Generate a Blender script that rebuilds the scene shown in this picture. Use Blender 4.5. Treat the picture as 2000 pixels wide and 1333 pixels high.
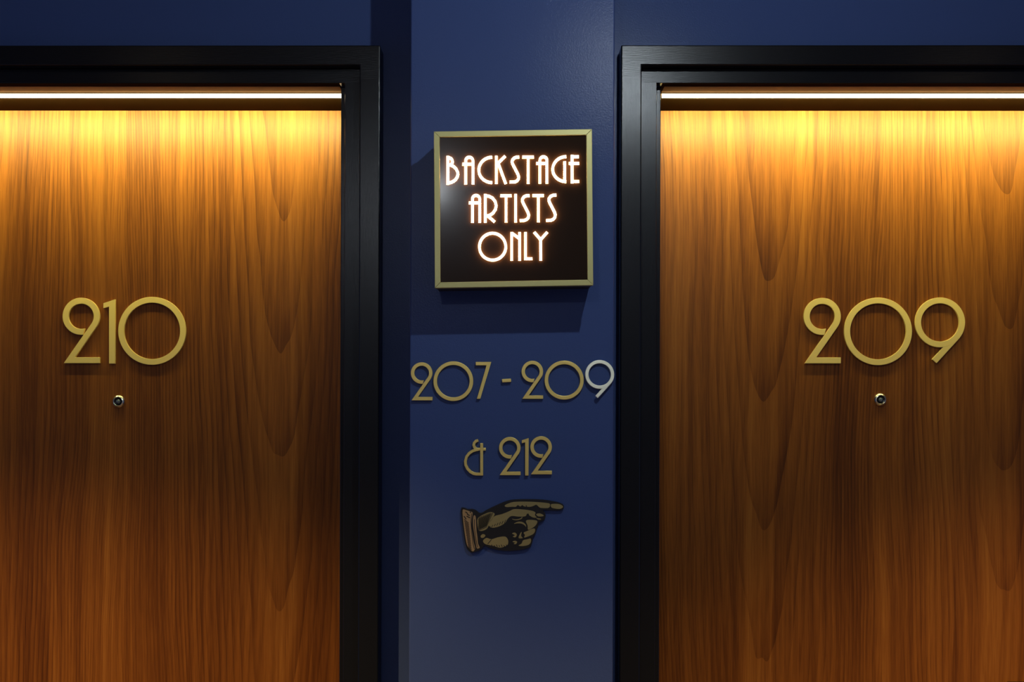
import bpy, bmesh, math
from mathutils import Vector, Matrix

scene = bpy.context.scene
for o in list(bpy.data.objects):
    bpy.data.objects.remove(o)
COL = scene.collection

# ------------------------------------------------------------------ camera
FPX = 2200.0                                   # focal length in pixels of the 2000 px wide frame
YAW, ROLL = math.radians(0.7), math.radians(0.18)
CAM = Vector((0.0, -2.25, 1.55))
VX, VY = 1000.0, 740.0                         # where the wall normal vanishes in the photograph
PCX, PCY = VX - FPX * math.tan(YAW), VY
ROT = Matrix.Rotation(YAW, 3, 'Z') @ Matrix.Rotation(math.radians(90), 3, 'X') @ Matrix.Rotation(ROLL, 3, 'Z')
cam_data = bpy.data.cameras.new('camera')
cam_data.sensor_fit = 'HORIZONTAL'
cam_data.sensor_width = 36.0
cam_data.lens = 36.0 * FPX / 2000.0
cam_data.shift_x = (1000.0 - PCX) / 2000.0
cam_data.shift_y = (PCY - 666.5) / 2000.0
cam_data.clip_start = 0.05
cam = bpy.data.objects.new('camera', cam_data)
cam.matrix_world = Matrix.Translation(CAM) @ ROT.to_4x4()
COL.objects.link(cam)
scene.camera = cam


def at(px, py, y):
    """Point of the plane at depth y that the photograph shows at pixel px, py."""
    d = ROT @ Vector(((px - PCX) / FPX, -(py - PCY) / FPX, -1.0))
    return CAM + d * ((y - CAM.y) / d.y)


# ------------------------------------------------------------------ world, exposure, lamp powers
world = bpy.data.worlds.new('world')
scene.world = world
world.use_nodes = True
world.node_tree.nodes['Background'].inputs[0].default_value = (0.30, 0.42, 0.95, 1)
world.node_tree.nodes['Background'].inputs[1].default_value = 0.30
vs = scene.view_settings
vs.view_transform = 'Standard'
vs.look = 'None'
vs.exposure = 0.0
vs.gamma = 1.0
vs.use_curve_mapping = False

KEY_W, KEY_COL = 14.5, (0.80, 0.92, 1.0)
SCONCE_W, SCONCE_COL = 7.5, (0.86, 0.93, 1.0)
SIDE_W, SIDE_COL = 138.0, (1.0, 0.68, 0.30)
LED_L, LED_COL = 280.0, (1.0, 0.96, 0.34)
LETTER_L, LETTER_COL = 2.4, (1.0, 0.76, 0.50)

# ------------------------------------------------------------------ depths (metres, wall plane at 0)
Y_WALL, Y_CASE, Y_JAMB, Y_STOP, Y_DOOR = 0.0, -0.05, -0.022, 0.008, 0.20
Y_PIER = -0.18
SIGN_T = 0.095
CEIL = 2.40


# ------------------------------------------------------------------ materials
def srgb(r, g, b):
    f = lambda c: (c / 255 / 12.92) if c / 255 <= 0.04045 else ((c / 255 + 0.055) / 1.055) ** 2.4
    return (f(r), f(g), f(b), 1)


def mat(name, base, rough=0.5, metal=0.0, spec=0.5, emis=None, strength=0.0, bump=None, coat=0.0, aniso=0.0):
    m = bpy.data.materials.new(name)
    m.use_nodes = True
    nt = m.node_tree
    b = nt.nodes['Principled BSDF']
    b.inputs['Base Color'].default_value = (*base[:3], 1)
    b.inputs['Roughness'].default_value = rough
    b.inputs['Metallic'].default_value = metal
    b.inputs['Specular IOR Level'].default_value = spec
    b.inputs['Coat Weight'].default_value = coat
    b.inputs['Anisotropic'].default_value = aniso
    if emis:
        b.inputs['Emission Color'].default_value = (*emis[:3], 1)
        b.inputs['Emission Strength'].default_value = strength
    if bump:
        scale, vec, strength_b, dist = bump
        tc = nt.nodes.new('ShaderNodeTexCoord')
        mp = nt.nodes.new('ShaderNodeMapping')
        mp.inputs['Scale'].default_value = vec
        nz = nt.nodes.new('ShaderNodeTexNoise')
        nz.inputs['Scale'].default_value = scale
        nz.inputs['Detail'].default_value = 4
        bp = nt.nodes.new('ShaderNodeBump')
        bp.inputs['Strength'].default_value = strength_b
        bp.inputs['Distance'].default_value = dist
        nt.links.new(tc.outputs['Object'], mp.inputs[0])
        nt.links.new(mp.outputs[0], nz.inputs['Vector'])
        nt.links.new(nz.outputs[0], bp.inputs['Height'])
        nt.links.new(bp.outputs[0], b.inputs['Normal'])
    return m


class NG:
    """Small helper to chain shader nodes."""
    def __init__(self, m):
        self.nt = m.node_tree

    def link(self, a, b):
        self.nt.links.new(a, b)

    def math(self, op, a, b=None, c=None):
        n = self.nt.nodes.new('ShaderNodeMath')
        n.operation = op
        for i, v in enumerate((a, b, c)):
            if v is None:
                continue
            if isinstance(v, (int, float)):
                n.inputs[i].default_value = v
            else:
                self.link(v, n.inputs[i])
        return n.outputs[0]

    def noise(self, x, y, z, detail=2.0, rough=0.5):
        cb = self.nt.nodes.new('ShaderNodeCombineXYZ')
        for i, v in enumerate((x, y, z)):
            if isinstance(v, (int, float)):
                cb.inputs[i].default_value = v
            else:
                self.link(v, cb.inputs[i])
        nz = self.nt.nodes.new('ShaderNodeTexNoise')
        nz.inputs['Scale'].default_value = 1.0
        nz.inputs['Detail'].default_value = detail
        nz.inputs['Roughness'].default_value = rough
        self.link(cb.outputs[0], nz.inputs['Vector'])
        return nz.outputs[0]

    def ramp(self, fac, stops):
        r = self.nt.nodes.new('ShaderNodeValToRGB')
        el = r.color_ramp.elements
        while len(el) < len(stops):
            el.new(0.5)
        for e, (p, c) in zip(el, stops):
            e.position = p
            e.color = (*c[:3], 1)
        self.link(fac, r.inputs[0])
        return r.outputs[0]


def walnut(name, seed, tip, k, u0):
    """Book-matched walnut veneer: cathedral figure either side of the centre line, straight grain between."""
    m = bpy.data.materials.new(name)
    m.use_nodes = True
    g = NG(m)
    b = m.node_tree.nodes['Principled BSDF']
    tc = m.node_tree.nodes.new('ShaderNodeTexCoord')
    sp = m.node_tree.nodes.new('ShaderNodeSeparateXYZ')
    g.link(tc.outputs['Object'], sp.inputs[0])
    x, z = sp.outputs[0], sp.outputs[2]
    wob = g.noise(g.math('MULTIPLY', x, 5.0), seed, g.math('MULTIPLY', z, 1.3), 2)
    xs = g.math('ADD', x, g.math('MULTIPLY', g.math('SUBTRACT', wob, 0.5), 0.055))
    u = g.math('SUBTRACT', g.math('ABSOLUTE', xs), u0)
    side = g.math('MULTIPLY', g.math('SIGN', x), 0.09)
    par = g.math('MULTIPLY', g.math('MULTIPLY', u, u), k)
    low = g.noise(g.math('MULTIPLY', x, 7.0), seed + 4.0, g.math('MULTIPLY', z, 1.6), 3)
    f = g.math('SUBTRACT', par, g.math('ADD', z, side))
    f = g.math('ADD', f, g.math('MULTIPLY', low, 0.42))
    f = g.math('ADD', f, tip)
    tri = g.math('FRACT', g.math('MULTIPLY', f, 3.4))
    ring = g.math('POWER', tri, 3.2)                                # soft rise, sharp edge of the growth ring
    amp = g.noise(g.math('MULTIPLY', x, 9.0), seed + 9.0, g.math('MULTIPLY', z, 0.9), 2)
    ring = g.math('MULTIPLY', ring, g.math('MULTIPLY_ADD', amp, 2.4, -0.70))
    streak = g.noise(g.math('MULTIPLY', xs, 75.0), seed + 2.0, g.math('MULTIPLY', z, 1.0), 4, 0.6)
    pores = g.noise(g.math('MULTIPLY', x, 420.0), seed + 3.0, g.math('MULTIPLY', z, 14.0), 2, 0.6)
    broad = g.noise(g.math('MULTIPLY', x, 11.0), seed + 6.0, g.math('MULTIPLY', z, 0.5), 2)
    v = g.math('MULTIPLY_ADD', streak, 0.85, 0.10)
    v = g.math('ADD', v, g.math('MULTIPLY', g.math('SUBTRACT', broad, 0.5), 0.65))
    v = g.math('ADD', v, g.math('MULTIPLY', g.math('SUBTRACT', pores, 0.5), 0.45))
    v = g.math('SUBTRACT', v, g.math('MULTIPLY', ring, 0.34))
    col = g.ramp(v, [(0.05, (0.060, 0.0150, 0.0015)), (0.35, (0.145, 0.041, 0.0042)),
                     (0.60, (0.245, 0.077, 0.0085)), (0.92, (0.36, 0.131, 0.018))])
    g.link(col, b.inputs['Base Color'])
    b.inputs['Roughness'].default_value = 0.42
    b.inputs['Specular IOR Level'].default_value = 0.25
    bp = m.node_tree.nodes.new('ShaderNodeBump')
    bp.inputs['Strength'].default_value = 0.25
    bp.inputs['Distance'].default_value = 0.0006
    g.link(pores, bp.inputs['Height'])
    g.link(bp.outputs[0], b.inputs['Normal'])
    return m


def black_paint():
    m = mat('black_gloss_paint', (0.0045, 0.0050, 0.0065), 0.27, spec=0.38)
    g = NG(m)
    nt = m.node_tree
    tc = nt.nodes.new('ShaderNodeTexCoord')
    sp = nt.nodes.new('ShaderNodeSeparateXYZ')
    g.link(tc.outputs['Object'], sp.inputs[0])
    x, z = sp.outputs[0], sp.outputs[2]
    up = g.noise(g.math('MULTIPLY', x, 700.0), 0.0, g.math('MULTIPLY', z, 45.0), 3)
    hd = g.noise(g.math('MULTIPLY', x, 45.0), 5.0, g.math('MULTIPLY', z, 700.0), 3)
    f = g.math('GREATER_THAN', z, 2.136)
    h = g.math('ADD', g.math('MULTIPLY', hd, f), g.math('MULTIPLY', up, g.math('SUBTRACT', 1.0, f)))
    bp = nt.nodes.new('ShaderNodeBump')
    bp.inputs['Strength'].default_value = 0.35
    bp.inputs['Distance'].default_value = 0.0006
    g.link(h, bp.inputs['Height'])
    g.link(bp.outputs[0], nt.nodes['Principled BSDF'].inputs['Normal'])
    return m


BLUE = (0.051, 0.081, 0.208)
M = {
    'wall': mat('blue_satin_paint', BLUE, 0.25, spec=0.10, bump=(420, (1, 1, 1), 0.6, 0.0005)),
    'black': black_paint(),
    'soffit': mat('dark_stained_soffit', (0.030, 0.014, 0.006), 0.6, spec=0.0),
    'plaster': mat('far_wall_plaster', (0.34, 0.36, 0.42), 0.6),
    'ceiling': mat('ceiling_paint', (0.30, 0.30, 0.32), 0.7),
    'carpet': mat('carpet_pile', (0.12, 0.085, 0.065), 0.95, bump=(900, (1, 1, 1), 0.6, 0.004)),
    'gold': mat('satin_gold', (1.0, 0.72, 0.19), 0.45, metal=0.08, spec=0.6, bump=(500, (1, 1, 1), 0.15, 0.0002)),
    'brass': mat('brushed_brass', (0.95, 0.72, 0.22), 0.46, metal=0.75, bump=(260, (1, 1, 8), 0.30, 0.0003)),
    'brass_frame': mat('brushed_brass_frame', (0.52, 0.47, 0.19), 0.46, metal=0.6, bump=(260, (8, 1, 1), 0.30, 0.0003)),
    'glint_brass': mat('brass_painted_glint', (1.0, 0.98, 0.76), 0.46, metal=0.7),  # same brass as its neighbours, paled to paint in a reflection
    'chrome': mat('polished_brass_nickel', (0.90, 0.82, 0.62), 0.24, metal=1.0),
    'lens_dark': mat('peephole_barrel', (0.012, 0.012, 0.012), 0.25),
    'lens': mat('peephole_glass', (0.10, 0.12, 0.13), 0.04, spec=1.0, coat=1.0),
    'box': mat('sign_box_metal', (0.02, 0.02, 0.022), 0.5),
    'panel': mat('smoked_acrylic', (0.022, 0.012, 0.007), 0.13, spec=0.13),
    'letter': mat('lit_letter', (1.0, 0.9, 0.75), 0.5, emis=LETTER_COL, strength=LETTER_L),
    'letter_edge': mat('lit_letter_edge', (1.0, 0.8, 0.6), 0.5, emis=(1.0, 0.60, 0.28), strength=24.0),
    'led': mat('led_diffuser', (1.0, 0.9, 0.75), 0.5, emis=LED_COL, strength=LED_L),
    'led_back': mat('led_profile_back', (1.0, 0.9, 0.75), 0.5, emis=(1.0, 0.84, 0.52), strength=7.0),
    'plate': mat('led_glow_catcher', (0.36, 0.22, 0.11), 0.6, spec=0.0),  # paler than the soffit, to show the strip's glow
    'channel': mat('led_channel_bronze', (0.05, 0.03, 0.018), 0.6, spec=0.0),
    'engrave': mat('engraved_black', (0.006, 0.005, 0.005), 0.45),
    'hand_brass': mat('hand_brass_fill', (0.33, 0.26, 0.10), 0.45, metal=0.25),
    'cuff_brass': mat('cuff_brass_fill', (0.40, 0.26, 0.12), 0.45, metal=0.25),
    'white': mat('white_trim', (0.7, 0.7, 0.68), 0.4),
    'lamp_lens': mat('downlight_lens', (0.9, 0.9, 0.9), 0.4, emis=(1, 0.80, 0.52), strength=22.0),
    'lock': mat('lock_black_metal', (0.016, 0.013, 0.012), 0.35, metal=0.5),
}


# ------------------------------------------------------------------ mesh helpers
def link_mesh(name, bm, m, parent=None, bevel=0.0, smooth=False, loc=None):
    me = bpy.data.meshes.new(name)
    bmesh.ops.recalc_face_normals(bm, faces=bm.faces)
    bm.to_mesh(me)
    bm.free()
    me.materials.append(m)
    o = bpy.data.objects.new(name, me)
    COL.objects.link(o)
    if loc is not None:
        me.transform(Matrix.Translation(-Vector(loc)))
        o.location = loc
    if parent is not None:
        o.parent = parent
        if loc is None:
            me.transform(Matrix.Translation(-parent.location))
        else:
            o.location = Vector(loc) - parent.location
    if bevel:
        md = o.modifiers.new('bevel', 'BEVEL')
        md.width = bevel
        md.segments = 2
        md.limit_method = 'ANGLE'
        md.angle_limit = math.radians(35)
    if smooth:
        for p in me.polygons:
            p.use_smooth = True
    return o


def box(bm, x0, x1, y0, y1, z0, z1):
    vs_ = [bm.verts.new((x, y, z)) for x in (x0, x1) for y in (y0, y1) for z in (z0, z1)]
    for f in ((0, 1, 3, 2), (4, 6, 7, 5), (0, 4, 5, 1), (2, 3, 7, 6), (0, 2, 6, 4), (1, 5, 7, 3)):
        bm.faces.new([vs_[i] for i in f])


def boxes(*bs):
    bm = bmesh.new()
    for b in bs:
        box(bm, *b)
    return bm


def prism(bm, pts, y0, y1):
    """Solid of a flat outline (list of x, z) between depths y0 (front) and y1 (back)."""
    n = len(pts)
    fr = [bm.verts.new((p[0], y0, p[1])) for p in pts]
    bk = [bm.verts.new((p[0], y1, p[1])) for p in pts]
    faces = [bm.faces.new(fr), bm.faces.new(bk[::-1])]
    for i in range(n):
        j = (i + 1) % n
        bm.faces.new((fr[i], bk[i], bk[j], fr[j]))
    if n > 4:
        bm.normal_update()
        bmesh.ops.triangulate(bm, faces=faces)


def offsets(pts, w, closed=False, cap0=None):
    """Left and right edges of a stroke of width w along pts, with mitred joins."""
    h = w / 2.0
    n = len(pts)
    P = [Vector(p) for p in pts]
    L, R = [], []
    for i in range(n):
        a = P[i - 1] if (i > 0 or closed) else None
        c = P[(i + 1) % n] if (i < n - 1 or closed) else None
        d1 = (P[i] - a).normalized() if a is not None else None
        d2 = (c - P[i]).normalized() if c is not None else None
        d1 = d1 if d1 is not None else d2
        d2 = d2 if d2 is not None else d1
        n1 = Vector((-d1.y, d1.x))
        n2 = Vector((-d2.y, d2.x))
        m = n1 + n2
        m = m.normalized() if m.length > 1e-6 else n1
        s = h / max(m.dot(n1), 0.28)
        sl = sr = 0.0
        if i == 0 and cap0 is not None and not closed:
            sl, sr = cap0
        L.append(P[i] + m * s + d2 * sl)
        R.append(P[i] - m * s + d2 * sr)
    return L, R


def stroke(bm, pts, w, y0, y1, closed=False, cap0=None):
    L, R = offsets(pts, w, closed, cap0)
    n = len(pts)
    V = [[bm.verts.new((p.x, y, p.y)) for p in E] for E in (L, R) for y in (y0, y1)]
    lf, lb, rf, rb = V
    rng = range(n) if closed else range(n - 1)
    for i in rng:
        j = (i + 1) % n
        bm.faces.new((lf[i], lf[j], rf[j], rf[i]))
        bm.faces.new((lb[i], rb[i], rb[j], lb[j]))
        bm.faces.new((lf[i], lb[i], lb[j], lf[j]))
        bm.faces.new((rf[i], rf[j], rb[j], rb[i]))
    if not closed:
        bm.faces.new((lf[0], rf[0], rb[0], lb[0]))
        bm.faces.new((lf[-1], lb[-1], rb[-1], rf[-1]))


def cyl(bm, cx, cz, r0, r1, y0, y1, n=32, cap=True):
    """Frustum along y; r0 at the front y0, r1 at y1."""
    a = [bm.verts.new((cx + r0 * math.cos(2 * math.pi * i / n), y0, cz + r0 * math.sin(2 * math.pi * i / n))) for i in range(n)]
    b = [bm.verts.new((cx + r1 * math.cos(2 * math.pi * i / n), y1, cz + r1 * math.sin(2 * math.pi * i / n))) for i in range(n)]
    for i in range(n):
        j = (i + 1) % n
        bm.faces.new((a[i], a[j], b[j], b[i]))
    if cap:
        bm.faces.new(a)
        bm.faces.new(b[::-1])


def lathe(bm, cx, cz, prof, n=40):
    """Surface of revolution about the y axis through cx, cz; prof is a list of (radius, y)."""
    rings = [[bm.verts.new((cx + r * math.cos(2 * math.pi * i / n), y, cz + r * math.sin(2 * math.pi * i / n)))
              for i in range(n)] for r, y in prof]
    for a, b in zip(rings, rings[1:]):
        for i in range(n):
            j = (i + 1) % n
            bm.faces.new((a[i], a[j], b[j], b[i]))


def tag(o, label=None, cat=None, group=None, kind=None):
    if label:
        o['label'] = label
    if cat:
        o['category'] = cat
    if group:
        o['group'] = group
    if kind:
        o['kind'] = kind
    return o


def empty(name, loc):
    o = bpy.data.objects.new(name, None)
    o.empty_display_size = 0.05
    COL.objects.link(o)
    o.location = loc
    return o


def struct(name, bm, m, label, cat, **kw):
    return tag(link_mesh(name, bm, m, **kw), label, cat, kind='structure')


# ------------------------------------------------------------------ the corridor
OP_L = (-1.365, -0.345)       # clear opening of the left doorway
OP_R = (0.296, 1.316)         # clear opening of the right doorway
OP_TOP = 2.135
X0, X1, YB = -2.6, 2.6, -2.75
PIER = (-0.188, 0.1865)

struct('floor', boxes((X0, X1, YB, 0.30, -0.06, 0.0)), M['carpet'], 'dark brown corridor carpet', 'floor')
struct('ceiling', boxes((X0, X1, YB, 0.30, CEIL, CEIL + 0.08)), M['ceiling'], 'plain dark corridor ceiling', 'ceiling')
struct('wall_left', boxes((X0, OP_L[0] - 0.012, 0, 0.30, 0, CEIL), (OP_L[0] - 0.012, OP_L[1] + 0.012, 0, 0.30, OP_TOP + 0.001, CEIL),
                          (OP_L[1] + 0.012, 0.0, 0, 0.30, 0, CEIL)), M['wall'],
       'dark blue wall around the left door', 'wall')
struct('wall_right', boxes((0.0, OP_R[0] - 0.012, 0, 0.30, 0, CEIL), (OP_R[0] - 0.012, OP_R[1] + 0.012, 0, 0.30, OP_TOP + 0.001, CEIL),
                           (OP_R[1] + 0.012, X1, 0, 0.30, 0, CEIL)), M['wall'],
       'dark blue wall around the right door', 'wall')
struct('wall_middle', boxes((PIER[0], PIER[1], Y_PIER, 0.0, 0, CEIL)), M['wall'],
       'blue painted pier standing forward between the two doors', 'wall', bevel=0.0025)
struct('wall_back', boxes((X0, X1, YB - 0.1, YB, 0, CEIL)), M['plaster'], 'pale grey wall across the corridor', 'wall')


def doorway(n, op, label_frame, label_door, wood, peep_px, lock=False):
    a, b = op
    cx = (a + b) / 2
    fr = empty('trim_%d' % n, (cx, 0, 0))
    tag(fr, label_frame, 'door frame', kind='structure')
    # casing: two uprights and a mitred head standing proud of the wall
    o_, j_ = 0.085, 0.045                         # outer edge and inner edge of the casing beyond the clear opening
    zt, zj = 2.202, 2.163
    for name, go, gi, zo, zi, yf in (('casing', o_, j_, zt, zj, Y_CASE), ('jamb', j_, 0.012, zj, OP_TOP, Y_JAMB)):
        bm = bmesh.new()
        prism(bm, [(a - go, 0), (a - go, zo), (b + go, zo), (b + go, 0), (b + gi, 0), (b + gi, zi), (a - gi, zi), (a - gi, 0)], yf, 0.0)
        link_mesh(name, bm, M['black'], fr, bevel=0.0022 if name == 'casing' else 0.0009)
    for s, e in ((-1, a), (1, b)):
        bm = boxes((min(e, e + s * 0.012), max(e, e + s * 0.012), Y_STOP, 0.26, 0, OP_TOP))
        link_mesh('door_stop', bm, M['black'], fr, bevel=0.0012)
    link_mesh('soffit', boxes((a, b, Y_JAMB + 0.001, 0.26, OP_TOP - 0.001, OP_TOP + 0.0008)), M['soffit'], fr)

    # the door leaf and the peephole fixed in it
    d = link_mesh('door_%d' % n, boxes((a + 0.003, b - 0.003, Y_DOOR, Y_DOOR + 0.045, 0.008, OP_TOP - 0.002)), wood,
                  loc=(cx, Y_DOOR, 0))
    tag(d, label_door, 'door', kind='structure')
    p = at(*peep_px, Y_DOOR)
    bm = bmesh.new()
    R = 0.0142
    lathe(bm, p.x, p.z, [(R, Y_DOOR + 0.001), (R, Y_DOOR - 0.0030), (R * 0.97, Y_DOOR - 0.0042), (R * 0.88, Y_DOOR - 0.0055), (R * 0.78, Y_DOOR - 0.0067),
                         (R * 0.69, Y_DOOR - 0.0075), (R * 0.66, Y_DOOR - 0.0076), (R * 0.63, Y_DOOR - 0.0070), (R * 0.61, Y_DOOR - 0.0030)])
    pe = link_mesh('peephole', bm, M['chrome'], None, smooth=True, loc=(p.x, Y_DOOR, p.z))
    pe.parent = d
    pe.location = Vector((p.x, Y_DOOR, p.z)) - d.location
    pe['label'] = 'round polished peephole collar'

    def sub(name, bm_, m, smooth=False):
        o = link_mesh(name, bm_, m, None, smooth=smooth, loc=(p.x, Y_DOOR, p.z))
        o.parent = pe
        o.location = (0, 0, 0)
        return o
    bm = bmesh.new()
    lathe(bm, p.x, p.z, [(R * 0.60, Y_DOOR - 0.0045), (R * 0.42, Y_DOOR - 0.0035), (R * 0.40, Y_DOOR - 0.0060), (R * 0.34, Y_DOOR - 0.0062)])
    sub('barrel_ring', bm, M['lens_dark'])
    bm = bmesh.new()
    lathe(bm, p.x, p.z, [(R * 0.36, Y_DOOR - 0.0045), (R * 0.30, Y_DOOR - 0.0066), (R * 0.20, Y_DOOR - 0.0078), (R * 0.08, Y_DOOR - 0.0083), (0.00001, Y_DOOR - 0.0084)], 28)
    sub('lens', bm, M['lens'], True)
    if lock:
        q = at(1963, 1331, Y_DOOR)
        bm = boxes((q.x, q.x + 0.062, Y_DOOR - 0.016, Y_DOOR, q.z - 0.26, q.z))
        lk = link_mesh('lock_plate', bm, M['lock'], None, bevel=0.004, loc=(q.x + 0.031, Y_DOOR, q.z - 0.13))
        lk.parent = d
        lk.location = Vector((q.x + 0.031, Y_DOOR, q.z - 0.13)) - d.location
        lk['label'] = 'dark lock plate'
        hz = q.z - 0.17
        bm = boxes((q.x - 0.085, q.x + 0.040, Y_DOOR - 0.062, Y_DOOR - 0.048, hz - 0.010, hz + 0.010),
                   (q.x + 0.020, q.x + 0.040, Y_DOOR - 0.048, Y_DOOR - 0.016, hz - 0.010, hz + 0.010))
        hd = link_mesh('lever', bm, M['lock'], None, bevel=0.003, loc=(q.x + 0.031, Y_DOOR, q.z - 0.13))
        hd.parent = lk
        hd.location = (0, 0, 0)


doorway(1, OP_L, 'black painted stepped frame around the door numbered 210',
        'walnut veneer door carrying the gold number 210', walnut('walnut_veneer_a', 3.7, 0.35, 85.0, 0.345), (232.5, 784.5))
doorway(2, OP_R, 'black painted stepped frame around the door numbered 209',
        'walnut veneer door carrying the gold number 209', walnut('walnut_veneer_b', 21.3, 0.05, 95.0, 0.255), (1718.5, 781), lock=True)


# ------------------------------------------------------------------ LED strips under the door heads
def led(op, label, x_gap0, x_gap1):
    a, b = op[0] + x_gap0, op[1] - x_gap1
    yc = 0.050
    r = empty('led_strip_light', ((a + b) / 2, yc, OP_TOP - 0.001))
    tag(r, label, 'strip light', 'strip lights under the door heads')
    z = OP_TOP - 0.001
    # milky side-emitting profile: the bright window faces the door, the back only glows through
    n, rad, t = 16, 0.0046, math.radians(85)
    zc = z - 0.0060
    link_mesh('channel', boxes((a, b, yc - 0.0050, yc + 0.0030, zc + 0.0040, z)), M['channel'], r)
    link_mesh('glow_plate', boxes((a, b, yc - 0.050, yc - 0.0050, z - 0.0008, z)), M['plate'], r)  # added pale strip that catches light, making a glow before the LED
    nv, tv = (math.sin(t), -math.cos(t)), (math.cos(t), math.sin(t))

    def profile(name, depth, m):
        bm = bmesh.new()
        pr = []
        for i in range(n + 1):
            an = -math.pi / 2 + math.pi * i / n
            p, q = depth * math.cos(an), rad * math.sin(an)
            pr.append((p * nv[0] + q * tv[0], p * nv[1] + q * tv[1]))
        ends = [[bm.verts.new((x, yc + p, zc + q)) for p, q in pr] for x in (a + 0.002, b - 0.002)]
        for i in range(n):
            bm.faces.new((ends[0][i], ends[1][i], ends[1][i + 1], ends[0][i + 1]))
        bm.faces.new(ends[0])
        bm.faces.new(ends[1][::-1])
        link_mesh(name, bm, m, r)

    profile('diffuser', rad * 0.3, M['led'])
    profile('glowing_back', -rad * 0.6, M['led_back'])


led(OP_L, 'glowing warm strip light above the left door', 0.002, 0.002)
led(OP_R, 'glowing warm strip light above the right door', 0.006, 0.002)


# ------------------------------------------------------------------ ceiling downlights (out of frame, they light the scene)
def downlight(x, y, watts, col, cone, blend, label, radius=0.012):
    z = CEIL
    r = tag(empty('downlight', (x, y, z)), label, 'ceiling light', 'recessed downlights along the corridor ceiling')
    bm = bmesh.new()
    n = 32
    prof = [(0.030, z - 0.001), (0.034, z - 0.006), (0.044, z - 0.005), (0.048, z)]
    rings = [[bm.verts.new((x + q * math.cos(2 * math.pi * i / n), y + q * math.sin(2 * math.pi * i / n), h)) for i in range(n)] for q, h in prof]
    for A, B in zip(rings, rings[1:]):
        for i in range(n):
            bm.faces.new((A[i], A[(i + 1) % n], B[(i + 1) % n], B[i]))
    link_mesh('trim_ring', bm, M['white'], r, smooth=True)
    bm = bmesh.new()
    rings = [[bm.verts.new((x + 0.024 * math.cos(k * math.pi / 12) * math.cos(2 * math.pi * i / n), y + 0.024 * math.cos(k * math.pi / 12) * math.sin(2 * math.pi * i / n),
                            z - 0.001 - 0.016 * math.sin(k * math.pi / 12))) for i in range(n)] for k in range(6)]
    for A, B in zip(rings, rings[1:]):
        for i in range(n):
            bm.faces.new((A[i], A[(i + 1) % n], B[(i + 1) % n], B[i]))
    bm.faces.new(rings[-1])
    link_mesh('lens', bm, M['lamp_lens'], r)
    ld = bpy.data.lights.new('lamp', 'SPOT')
    ld.energy = watts
    ld.color = col
    ld.spot_size = math.radians(cone)
    ld.spot_blend = blend
    ld.shadow_soft_size = radius
    lo = bpy.data.objects.new('lamp', ld)
    COL.objects.link(lo)
    lo.parent = r
    lo.location = (0, 0, -0.025)


downlight(0.30, -1.07, KEY_W, KEY_COL, 179, 0.03, 'cool white recessed ceiling downlight in front of the pier')
downlight(-1.00, -1.07, SIDE_W, SIDE_COL, 106, 0.50, 'warm recessed ceiling downlight in front of the left door')
downlight(1.27, -1.07, SIDE_W, SIDE_COL, 106, 0.50, 'warm recessed ceiling downlight in front of the right door')


# ------------------------------------------------------------------ wall lamp across the corridor, behind the camera
def wall_sconce(x, z):
    r = tag(empty('wall_sconce', (x, YB, z)), 'small cool white globe lamp on the wall across the corridor', 'wall lamp')
    bm = bmesh.new()
    cyl(bm, x, z, 0.045, 0.05, YB + 0.015, YB, 32)
    link_mesh('backplate', bm, M['white'], r, bevel=0.002)
    bm = bmesh.new()
    cyl(bm, x, z, 0.010, 0.012, YB + 0.055, YB + 0.015, 16)
    link_mesh('arm', bm, M['white'], r)
    bm = bmesh.new()
    bmesh.ops.create_uvsphere(bm, u_segments=24, v_segments=14, radius=0.022)
    bmesh.ops.translate(bm, verts=bm.verts, vec=(x, YB + 0.074, z))
    link_mesh('globe', bm, M['lamp_lens'], r, smooth=True)
    ld = bpy.data.lights.new('lamp', 'POINT')
    ld.energy = SCONCE_W
    ld.color = SCONCE_COL
    ld.shadow_soft_size = 0.02
    lo = bpy.data.objects.new('lamp', ld)
    COL.objects.link(lo)
    lo.parent = r
    lo.location = (0, 0.125, 0)


wall_sconce(-0.30, 2.28)


# ------------------------------------------------------------------ numerals
def arc(cx, cy, rx, ry, a0, a1, n):
    return [(cx + rx * math.cos(math.radians(a0 + (a1 - a0) * i / n)), cy + ry * math.sin(math.radians(a0 + (a1 - a0) * i / n))) for i in range(n + 1)]


def tangent(px, py, cx, cy, r):
    """Angle (degrees, y downwards) where the line from p touches the circle on its right side."""
    dx, dy = cx - px, cy - py
    D = math.hypot(dx, dy)
    base = math.atan2(-dy, -dx)
    return [math.degrees(base + s * math.acos(r / D)) for s in (1, -1)]


# each shape below is given in photograph pixels (y downwards): strokes as (points, width, closed, cap), or outlines
def two(x0, yb, s):
    w = 11.8 * s
    cx, cy, r = x0 + 36.25 * s, yb - 91.8 * s, 30.4 * s
    P = (x0 + 13.4 * s, yb - 5.9 * s)
    ta = [t for t in tangent(P[0], P[1], cx, cy, r)]
    t = min(ta, key=lambda q: -math.cos(math.radians(q)))        # the touching point on the right
    t = (t + 180) % 360 - 180
    pts = arc(cx, cy, r, r, 79, 360 + t, 56) + [P, (x0 + 72.6 * s, yb - 5.9 * s)]
    return [('stroke', pts, w, False, 2.6 * s)]


def zero(x0, x1, y0, y1, s):
    w = 11.5 * s
    cx, cy = (x0 + x1) / 2, (y0 + y1) / 2
    return [('stroke', arc(cx, cy, (x1 - x0 - w) / 2, (y1 - y0 - w) / 2, 0, 360, 72)[:-1], w, True, None)]


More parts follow.
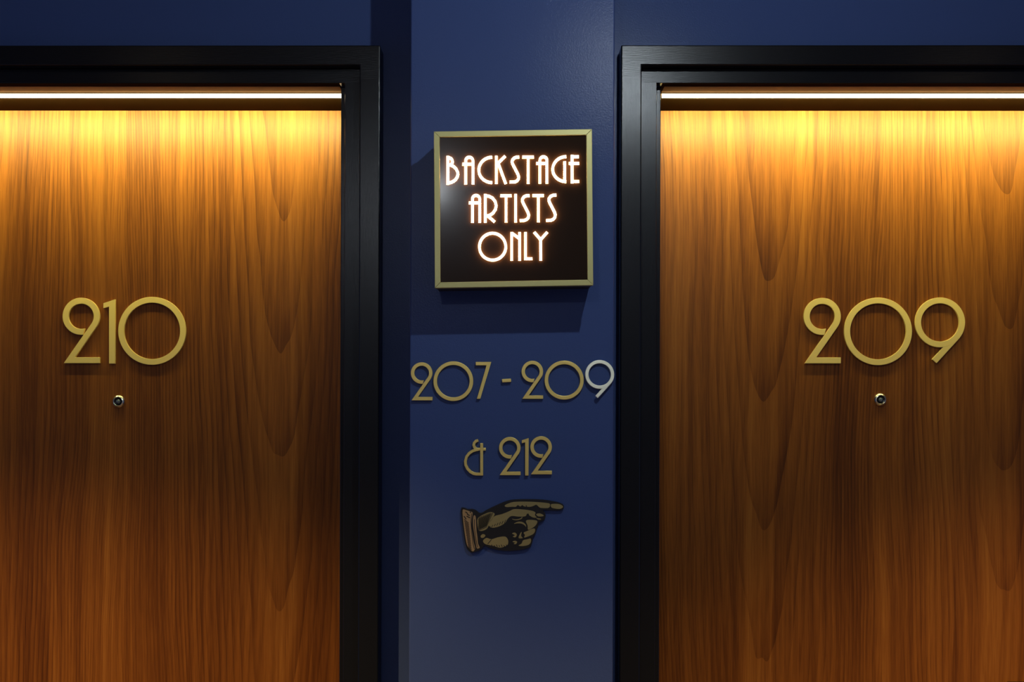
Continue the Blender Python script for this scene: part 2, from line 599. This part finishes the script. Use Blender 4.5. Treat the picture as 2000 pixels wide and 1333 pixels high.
def nine(x0, y0, s):
    w = 11.6 * s
    cx, cy, r = x0 + 48.8 * s, y0 + 48.6 * s, 43.0 * s
    E = (cx - 11.3 * s, cy + 76.1 * s)
    t = max(tangent(E[0], E[1], cx, cy, r), key=lambda q: math.cos(math.radians(q)))
    T = (cx + r * math.cos(math.radians(t)), cy + r * math.sin(math.radians(t)))
    return [('stroke', arc(cx, cy, r, r, 0, 360, 64)[:-1], w, True, None), ('stroke', [T, E], w, False, None)]


def one(x0, yb, s):
    q = [(23.2, -126.0), (0, -118.5), (0, -108.2), (10.9, -111.6), (10.9, 0), (22.6, 0)]
    return [('outline', [(x0 + a * s, yb + b * s) for a, b in q])]


def poly(pts):
    return [('outline', pts)]


def glyph(name, shapes, y_base, thick, m, parent, standoff=0.0, bevel=0.0006, tilt=None):
    """Solid metal character standing off the surface at y_base."""
    bm = bmesh.new()
    yf, yb_ = y_base - standoff - thick, y_base - standoff
    ppm = FPX / (yf - CAM.y)
    for i, sh in enumerate(shapes):
        dy = 0.00012 * i
        if sh[0] == 'stroke':
            _, pts, w, closed, cap = sh
            W = [at(px, py, yf) for px, py in pts]
            c0 = (cap / ppm, -cap / ppm) if cap else None
            stroke(bm, [(v.x, v.z) for v in W], w / ppm, yf + dy, yb_, closed, c0)
        else:
            W = [at(px, py, yf) for px, py in sh[1]]
            prism(bm, [(v.x, v.z) for v in W], yf + dy, yb_)
    if tilt:
        bm.verts.ensure_lookup_table()
        c = sum((v.co for v in bm.verts), Vector()) / len(bm.verts)
        rot = Matrix.Rotation(math.radians(tilt[0]), 3, 'X') @ Matrix.Rotation(math.radians(tilt[1]), 3, 'Z')
        for v in bm.verts:
            v.co = c + rot @ (v.co - c) + Vector((0, -0.0015, 0))
    return link_mesh(name, bm, m, parent, bevel=bevel)


def pegs(parent, pts, y_base, standoff, m):
    """Hidden mounting pins between a raised character and its surface."""
    for px, py in pts:
        p = at(px, py, y_base - standoff)
        bm = bmesh.new()
        cyl(bm, p.x, p.z, 0.002, 0.002, y_base - standoff - 0.0005, y_base + 0.001, 10)
        link_mesh('mounting_pin', bm, m, parent)


def number(name, label, cat, group, digits, y_base, thick, m, standoff, pin_at=()):
    c = at(digits[0][1], digits[0][2], y_base)
    r = tag(empty(name, (c.x, y_base, c.z)), label, cat, group)
    for d in digits:
        o = glyph('digit', d[3], y_base, thick, d[5] if len(d) > 5 else m, r, standoff, tilt=d[4] if len(d) > 4 else None)
        o['label'] = 'digit ' + d[0]
    pegs(r, pin_at, y_base, standoff, m)
    return r


DT, DS = 0.006, 0.001      # door numerals: thickness and stand-off
number('room_number', 'gold raised room number 210 on the left walnut door', 'room number', 'raised gold door numbers',
       [('two', 160, 710, two(122, 710, 1.0)), ('one', 213, 710, one(201.8, 711, 1.0)), ('zero', 297, 710, zero(230.6, 363.0, 580.2, 713.2, 1.0))],
       Y_DOOR, DT, M['gold'], DS, [(158, 588), (160, 704), (219, 600), (219, 700), (236.5, 646), (357, 646)])
number('room_number', 'gold raised room number 209 on the right walnut door', 'room number', 'raised gold door numbers',
       [('two', 1606, 710, two(1569.8, 710.3, 1.0)), ('zero', 1715, 710, zero(1649.0, 1781.4, 581.6, 713.8, 1.0)), ('nine', 1836, 710, nine(1787.5, 581.6, 1.0))],
       Y_DOOR, DT, M['gold'], DS, [(1606, 588), (1606, 704), (1655, 647), (1775, 647), (1836, 587.5), (1836, 673)])

PT, PS = 0.005, 0.002      # pier numerals
s = 0.582
seven = poly([(929.0, 707.3), (959.7, 707.3), (938.0, 779.7), (931.2, 779.7), (950.0, 714.2), (929.0, 714.2)])
number('wayfinding_number', 'brushed brass number 207 beside the dash on the blue pier', 'number', 'brass direction numbers on the pier',
       [('two', 823, 783, two(802.4, 782.6, s)), ('zero', 885, 783, zero(846.3, 924.4, 706.2, 784.0, s * 1.1)), ('seven', 944, 780, seven)],
       Y_PIER, PT, M['brass'], PS, [(823, 711), (823, 779), (850, 745), (921, 745), (940, 710.5), (938, 765)])
b = glyph('dash', poly([(980.0, 741.0), (998.0, 740.0), (998.6, 746.6), (981.0, 747.6)]), Y_PIER, PT + PS, M['brass'], None)
tag(b, 'small brushed brass dash between the numbers 207 and 209', 'dash')
number('wayfinding_number', 'brushed brass number 209 with a reflection painted into its last digit on the blue pier', 'number', 'brass direction numbers on the pier',
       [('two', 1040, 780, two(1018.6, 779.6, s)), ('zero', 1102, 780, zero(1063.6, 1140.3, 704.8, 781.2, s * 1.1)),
        ('nine', 1170, 779, nine(1142.8, 703.8, s), (-5.0, 1.0), M['glint_brass'])],  # pale colour and slight tilt imitate a reflection on this digit
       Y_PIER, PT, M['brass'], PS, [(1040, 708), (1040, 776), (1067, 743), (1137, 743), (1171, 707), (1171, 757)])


def z3(pts):
    return [(890 + a / 10.0, 840 + b_ / 10.0) for a, b_ in pts]


amp = [('stroke', z3([(507, 262), (507, 897)]), 5.9, False, None),
       ('stroke', z3([(450, 384), (395, 395), (330, 415), (262, 462), (212, 530), (189, 615), (196, 690), (232, 765), (290, 825), (350, 858), (400, 868), (505, 868)]), 5.6, False, None),
       ('stroke', z3([(442, 207), (395, 222), (362, 258), (352, 300), (366, 345), (400, 374), (440, 381), (590, 381)]), 5.4, False, None)]
b = glyph('ampersand', amp, Y_PIER, PT + PS, M['brass'], None)
tag(b, 'brushed brass ampersand left of the number 212', 'ampersand')
number('wayfinding_number', 'brushed brass number 212 above the pointing hand', 'number', 'brass direction numbers on the pier',
       [('two', 996, 929, two(974.6, 928.8, s)), ('one', 1027, 929, one(1019.2, 929.6, s)), ('two', 1057, 927, two(1035.8, 927.2, s))],
       Y_PIER, PT, M['brass'], PS, [(996, 857), (996, 925), (1029, 870), (1029, 920), (1057, 856), (1057, 923)])


# ------------------------------------------------------------------ pointing hand plaque
def hz(pts):
    return [(880 + a / 8.0, 950 + b_ / 8.0) for a, b_ in pts]


def smooth_loop(pts, k=3):
    """Closed Catmull-Rom curve through the outline points."""
    out = []
    n = len(pts)
    for i in range(n):
        p0, p1, p2, p3 = (Vector(pts[(i + j - 1) % n]) for j in range(4))
        for q in range(k):
            t = q / k
            out.append(tuple(0.5 * ((2 * p1) + (p2 - p0) * t + (2 * p0 - 5 * p1 + 4 * p2 - p3) * t * t + (3 * p1 - p0 - 3 * p2 + p3) * t ** 3)))
    return out


def solid(name, pts, y0, y1, m, parent, bevel=0.0, sm=True):
    bm = bmesh.new()
    loop = smooth_loop(pts) if sm else pts
    W = [at(px, py, y0) for px, py in loop]
    prism(bm, [(v.x, v.z) for v in W], y0, y1)
    return link_mesh(name, bm, m, parent, bevel=bevel)


hc = at(1000, 1075, Y_PIER)
hand = tag(empty('pointing_hand_plaque', (hc.x, Y_PIER, hc.z)), 'engraved brass and black plaque of a cuffed hand pointing right', 'plaque')
HB, HF = Y_PIER, Y_PIER - 0.0065
outline = hz([(165, 352), (215, 342), (275, 365), (335, 362), (400, 383), (440, 415), (485, 422), (560, 378), (680, 320), (800, 265), (900, 230), (1000, 214),
              (1150, 209), (1350, 211), (1500, 222), (1600, 240), (1700, 262), (1755, 290), (1772, 325), (1755, 362), (1700, 382), (1600, 380), (1500, 376),
              (1440, 380), (1478, 425), (1484, 472), (1465, 522), (1420, 552), (1378, 568), (1370, 620), (1345, 668), (1335, 722), (1315, 770), (1282, 802),
              (1282, 852), (1265, 912), (1220, 962), (1130, 992), (1000, 1010), (870, 1012), (740, 1000), (620, 970), (560, 942), (520, 932), (500, 962),
              (450, 1005), (400, 1022), (340, 1042), (288, 1020), (250, 970), (225, 880), (208, 780), (192, 650), (172, 500)])
solid('plate', outline, HF, HB, M['engrave'], hand, bevel=0.0005)
F1 = HF - 0.0006
fills = [
    ('cuff', 'cuff_brass', [(188, 378), (235, 374), (300, 396), (345, 420), (330, 520), (326, 620), (342, 750), (362, 880), (384, 972), (350, 1022), (300, 985), (257, 920), (232, 800), (215, 680), (197, 540)]),
    ('cuff_band', 'cuff_brass', [(362, 462), (392, 478), (400, 600), (406, 700), (420, 800), (430, 900), (456, 962), (412, 974), (394, 900), (376, 780), (356, 650), (350, 540)]),
    ('wrist', 'hand_brass', [(425, 505), (510, 448), (620, 408), (690, 440), (615, 560), (575, 660), (500, 700), (440, 690), (422, 600)]),
    ('hand_back', 'hand_brass', [(595, 612), (640, 530), (690, 470), (800, 440), (915, 395), (990, 362), (1100, 364), (1250, 382), (1325, 412), (1318, 455), (1345, 492), (1290, 492), (1235, 462), (1195, 432), (1170, 472), (1060, 478), (955, 468), (895, 510), (850, 578), (755, 632), (650, 652)]),
    ('index_finger', 'hand_brass', [(850, 300), (950, 256), (1050, 245), (1200, 244), (1340, 250), (1480, 262), (1550, 278), (1552, 318), (1520, 344), (1420, 343), (1385, 330), (1340, 292), (1300, 308), (1240, 325), (1150, 318), (1120, 298), (1090, 320), (1050, 298), (1020, 324), (960, 324), (870, 328)]),
    ('fingertip', 'hand_brass', [(1572, 284), (1680, 280), (1742, 304), (1756, 334), (1700, 358), (1620, 350), (1574, 332)]),
    ('thumb_nail', 'hand_brass', [(1338, 440), (1395, 428), (1452, 455), (1442, 472), (1370, 474)]),
    ('thumb_edge', 'hand_brass', [(1340, 500), (1400, 508), (1412, 522), (1370, 524)]),
    ('middle_finger', 'hand_brass', [(1178, 548), (1230, 528), (1348, 542), (1344, 592), (1300, 642), (1214, 686), (1204, 618)]),
    ('middle_knuckle', 'hand_brass', [(990, 590), (1050, 560), (1120, 562), (1172, 602), (1178, 640), (1160, 616), (1110, 588), (1040, 584)]),
    ('ring_finger', 'hand_brass', [(1142, 730), (1200, 702), (1298, 662), (1322, 692), (1300, 742), (1240, 776), (1152, 806), (1162, 766)]),
    ('ring_nail', 'hand_brass', [(962, 742), (1005, 728), (1036, 762), (1012, 802), (972, 790), (1006, 770)]),
    ('ring_knuckle', 'hand_brass', [(1062, 812), (1090, 740), (1112, 720), (1102, 780), (1128, 814)]),
    ('little_finger', 'hand_brass', [(1062, 930), (1110, 900), (1132, 850), (1200, 832), (1250, 822), (1256, 870), (1220, 918), (1130, 938)]),
    ('little_nail', 'hand_brass', [(968, 872), (1005, 856), (1040, 872), (1022, 906), (985, 904), (1010, 886)]),
    ('palm_heel', 'hand_brass', [(508, 855), (560, 812), (640, 832), (740, 802), (850, 790), (892, 830), (902, 880), (880, 928), (780, 964), (680, 940), (590, 920), (532, 900)]),
    ('wrist_fold', 'hand_brass', [(470, 780), (505, 752), (545, 770), (520, 806), (480, 808)]),
    ('knuckle_crease', 'hand_brass', [(960, 512), (1020, 522), (1090, 506), (1120, 480), (1112, 512), (1040, 534), (985, 528)]),
]
for nm, mm, pts in fills:
    solid(nm, hz(pts), F1, HF, M[mm], hand)
# engraved line work over the brass
bm = bmesh.new()
ppm = FPX / (F1 - CAM.y)


def line(pts, w):
    W = [at(px, py, F1) for px, py in hz(pts)]
    stroke(bm, [(v.x, v.z) for v in W], w / 8.0 / ppm, F1 - 0.0003, F1)


for i in range(17):                                  # slanting hatch down the cuff
    t = i / 16
    x0, y0 = 205 + 65 * t, 520 + 440 * t
    line([(x0 + 8, y0), (x0 + 60 + 18 * (1 - t), y0 + 62)], 11)
for a, b_ in (((232, 402), (268, 430)), ((258, 440), (300, 462)), ((250, 470), (306, 498)), ((210, 470), (244, 520)), ((300, 405), (322, 415))):
    line([a, b_], 15)
line([(330, 430), (318, 560), (332, 740), (352, 900), (372, 985)], 9)
line([(372, 520), (372, 640), (388, 780), (408, 900), (424, 960)], 9)
for i in range(11):                                  # cross hatching at the wrist
    t = i / 10
    line([(450 + 175 * t, 480 - 65 * t), (432 + 130 * t, 690 - 70 * t)], 8)
for i in range(12):
    t = i / 11
    line([(428 + 20 * t, 520 + 170 * t), (668 - 100 * t, 420 + 220 * t)], 7)
for i in range(7):                                   # shade strokes under the back of the hand
    x = 600 + 40 * i
    line([(x, 655 - 12 * i), (x + 22, 625 - 16 * i)], 9)
line([(640, 835), (580, 905)], 9)
for i in range(7):
    x = 640 + 38 * i
    line([(x, 915 + 10 * (i % 2)), (x + 16, 950)], 10)
line([(1560, 285), (1556, 330)], 9)
for x in (1050, 1120, 1180):
    line([(x, 300), (x + 12, 330)], 12)
line([(1210, 430), (1240, 500)], 12)
lw = link_mesh('engraving_lines', bm, M['engrave'], hand)
lw['kind'] = 'stuff'


# ------------------------------------------------------------------ lit sign
YS = Y_PIER - SIGN_T                 # front of the brass frame
corners = [at(*c, YS) for c in ((847.3, 256.8), (1156.2, 252.2), (1158.8, 557.6), (849.2, 563.0))]
sc = sum(corners, Vector()) / 4
sign = tag(empty('lit_sign', (sc.x, Y_PIER, corners[3].z)), 'square black lit sign with brass frame reading BACKSTAGE ARTISTS ONLY', 'sign')


def inset(d):
    out = []
    for i in range(4):
        p, a, b_ = corners[i], corners[i - 1], corners[(i + 1) % 4]
        out.append(p + (a - p).normalized() * d + (b_ - p).normalized() * d)
    return out


IN = inset(0.0100)
for i in range(4):
    j = (i + 1) % 4
    bm = bmesh.new()
    prism(bm, [(v.x, v.z) for v in (corners[i], corners[j], IN[j], IN[i])], YS, YS + 0.018)
    link_mesh('frame_bar', bm, M['brass_frame'], sign, bevel=0.0006)
bk = inset(0.0015)
bm = bmesh.new()
prism(bm, [(v.x, v.z) for v in bk], YS + 0.018, Y_PIER)
link_mesh('sign_box', bm, M['box'], sign)
YP = YS + 0.004                      # acrylic face, set back inside the frame
bm = bmesh.new()
prism(bm, [(v.x, v.z) for v in inset(0.0098)], YP, YS + 0.018)
link_mesh('face_panel', bm, M['panel'], sign)


def zm(ox, oy, k):
    return lambda pts: [(ox + a / k, oy + b_ / k) for a, b_ in pts]


A1, A2, A3, A4 = zm(860, 290, 13.333), zm(990, 290, 13.333), zm(905, 365, 10.256), zm(920, 440, 12.121)


def arch(x0, x1, yt, yb_, k=14):
    cx, r = (x0 + x1) / 2, (x1 - x0) / 2
    return [(x0, yb_)] + arc(cx, yt + r, r, r, 180, 360, k) + [(x1, yb_)]


letters = [
    ('B', A1, [[(195, 945), (195, 205)], [(195, 250), (240, 250), (282, 268), (308, 304), (317, 345), (308, 388), (285, 420)],
               [(195, 436), (270, 440), (350, 474), (415, 540), (452, 620), (458, 680), (440, 750), (395, 820), (330, 868), (265, 895), (195, 902)]]),
    ('A', A1, [arch(660, 850, 234, 940), [(575, 415), (850, 415)]]),
    ('C', A1, [arc(1350, 565, 348, 330, 270, 90, 28)]),
    ('K', A1, [[(1458, 200), (1458, 925)], [(1690, 205), (1500, 390)], [(1505, 380), (1705, 925)]]),
    ('S', A2, [[(322, 230), (250, 232), (190, 255), (150, 296), (133, 345), (146, 400), (290, 682), (308, 742), (298, 802), (262, 850), (212, 876), (70, 880)]]),
    ('T', A2, [[(402, 230), (702, 230)], [(555, 230), (555, 922)]]),
    ('A', A2, [arch(860, 1042, 222, 918), [(765, 395), (1045, 395)]]),
    ('G', A2, [arc(1545, 545, 352, 326, 270, 90, 28), [(1505, 345), (1505, 880)]]),
    ('E', A2, [[(1700, 178), (1700, 910)], [(1700, 220), (1872, 220)], [(1615, 395), (1880, 395)], [(1700, 866), (1880, 866)]]),
    ('A', A3, [arch(182, 328, 175, 722), [(110, 325), (328, 325)]]),
    ('R', A3, [[(438, 150), (438, 720)], [(438, 182), (510, 190), (585, 228), (640, 300), (658, 380), (642, 456), (594, 528), (535, 570), (470, 588)], [(488, 585), (628, 705)]]),
    ('T', A3, [[(740, 182), (966, 182)], [(855, 182), (855, 715)]]),
    ('I', A3, [[(1047, 150), (1047, 715)]]),
    ('S', A3, [[(1326, 180), (1262, 182), (1212, 203), (1184, 245), (1184, 290), (1204, 340), (1295, 518), (1310, 570), (1300, 620), (1266, 658), (1215, 678), (1130, 680)]]),
    ('T', A3, [[(1385, 178), (1612, 178)], [(1503, 178), (1503, 710)]]),
    ('S', A3, [[(1862, 168), (1796, 172), (1744, 195), (1714, 240), (1716, 285), (1736, 335), (1826, 510), (1843, 565), (1832, 615), (1798, 655), (1748, 675), (1660, 678)]]),
    ('O', A4, [arc(510, 512, 312, 318, 0, 360, 56)[:-1]]),
    ('N', A4, [[(962, 170), (962, 842)], [(965, 190), (1145, 320)], [(1150, 170), (1150, 842)]]),
    ('L', A4, [[(1290, 170), (1290, 798), (1452, 798)]]),
    ('Y', A4, [[(1495, 168), (1647, 345)], [(1803, 168), (1647, 345)], [(1647, 320), (1650, 842)]]),
]
LW = 5.1
ppm_s = FPX / (YP - CAM.y)
for ch, fz, strokes in letters:
    bm = bmesh.new()
    for k, st in enumerate(strokes):
        W = [at(px, py, YP) for px, py in fz(st)]
        stroke(bm, [(v.x, v.z) for v in W], LW / ppm_s, YP - 0.0038 + 0.0001 * k, YP, closed=(ch == 'O'))
    o = link_mesh('letter', bm, M['letter'], sign)
    o.data.materials.append(M['letter_edge'])
    for p in o.data.polygons:
        p.material_index = 0 if abs(p.normal.y) > 0.5 else 1
    o['label'] = 'glowing letter ' + ch
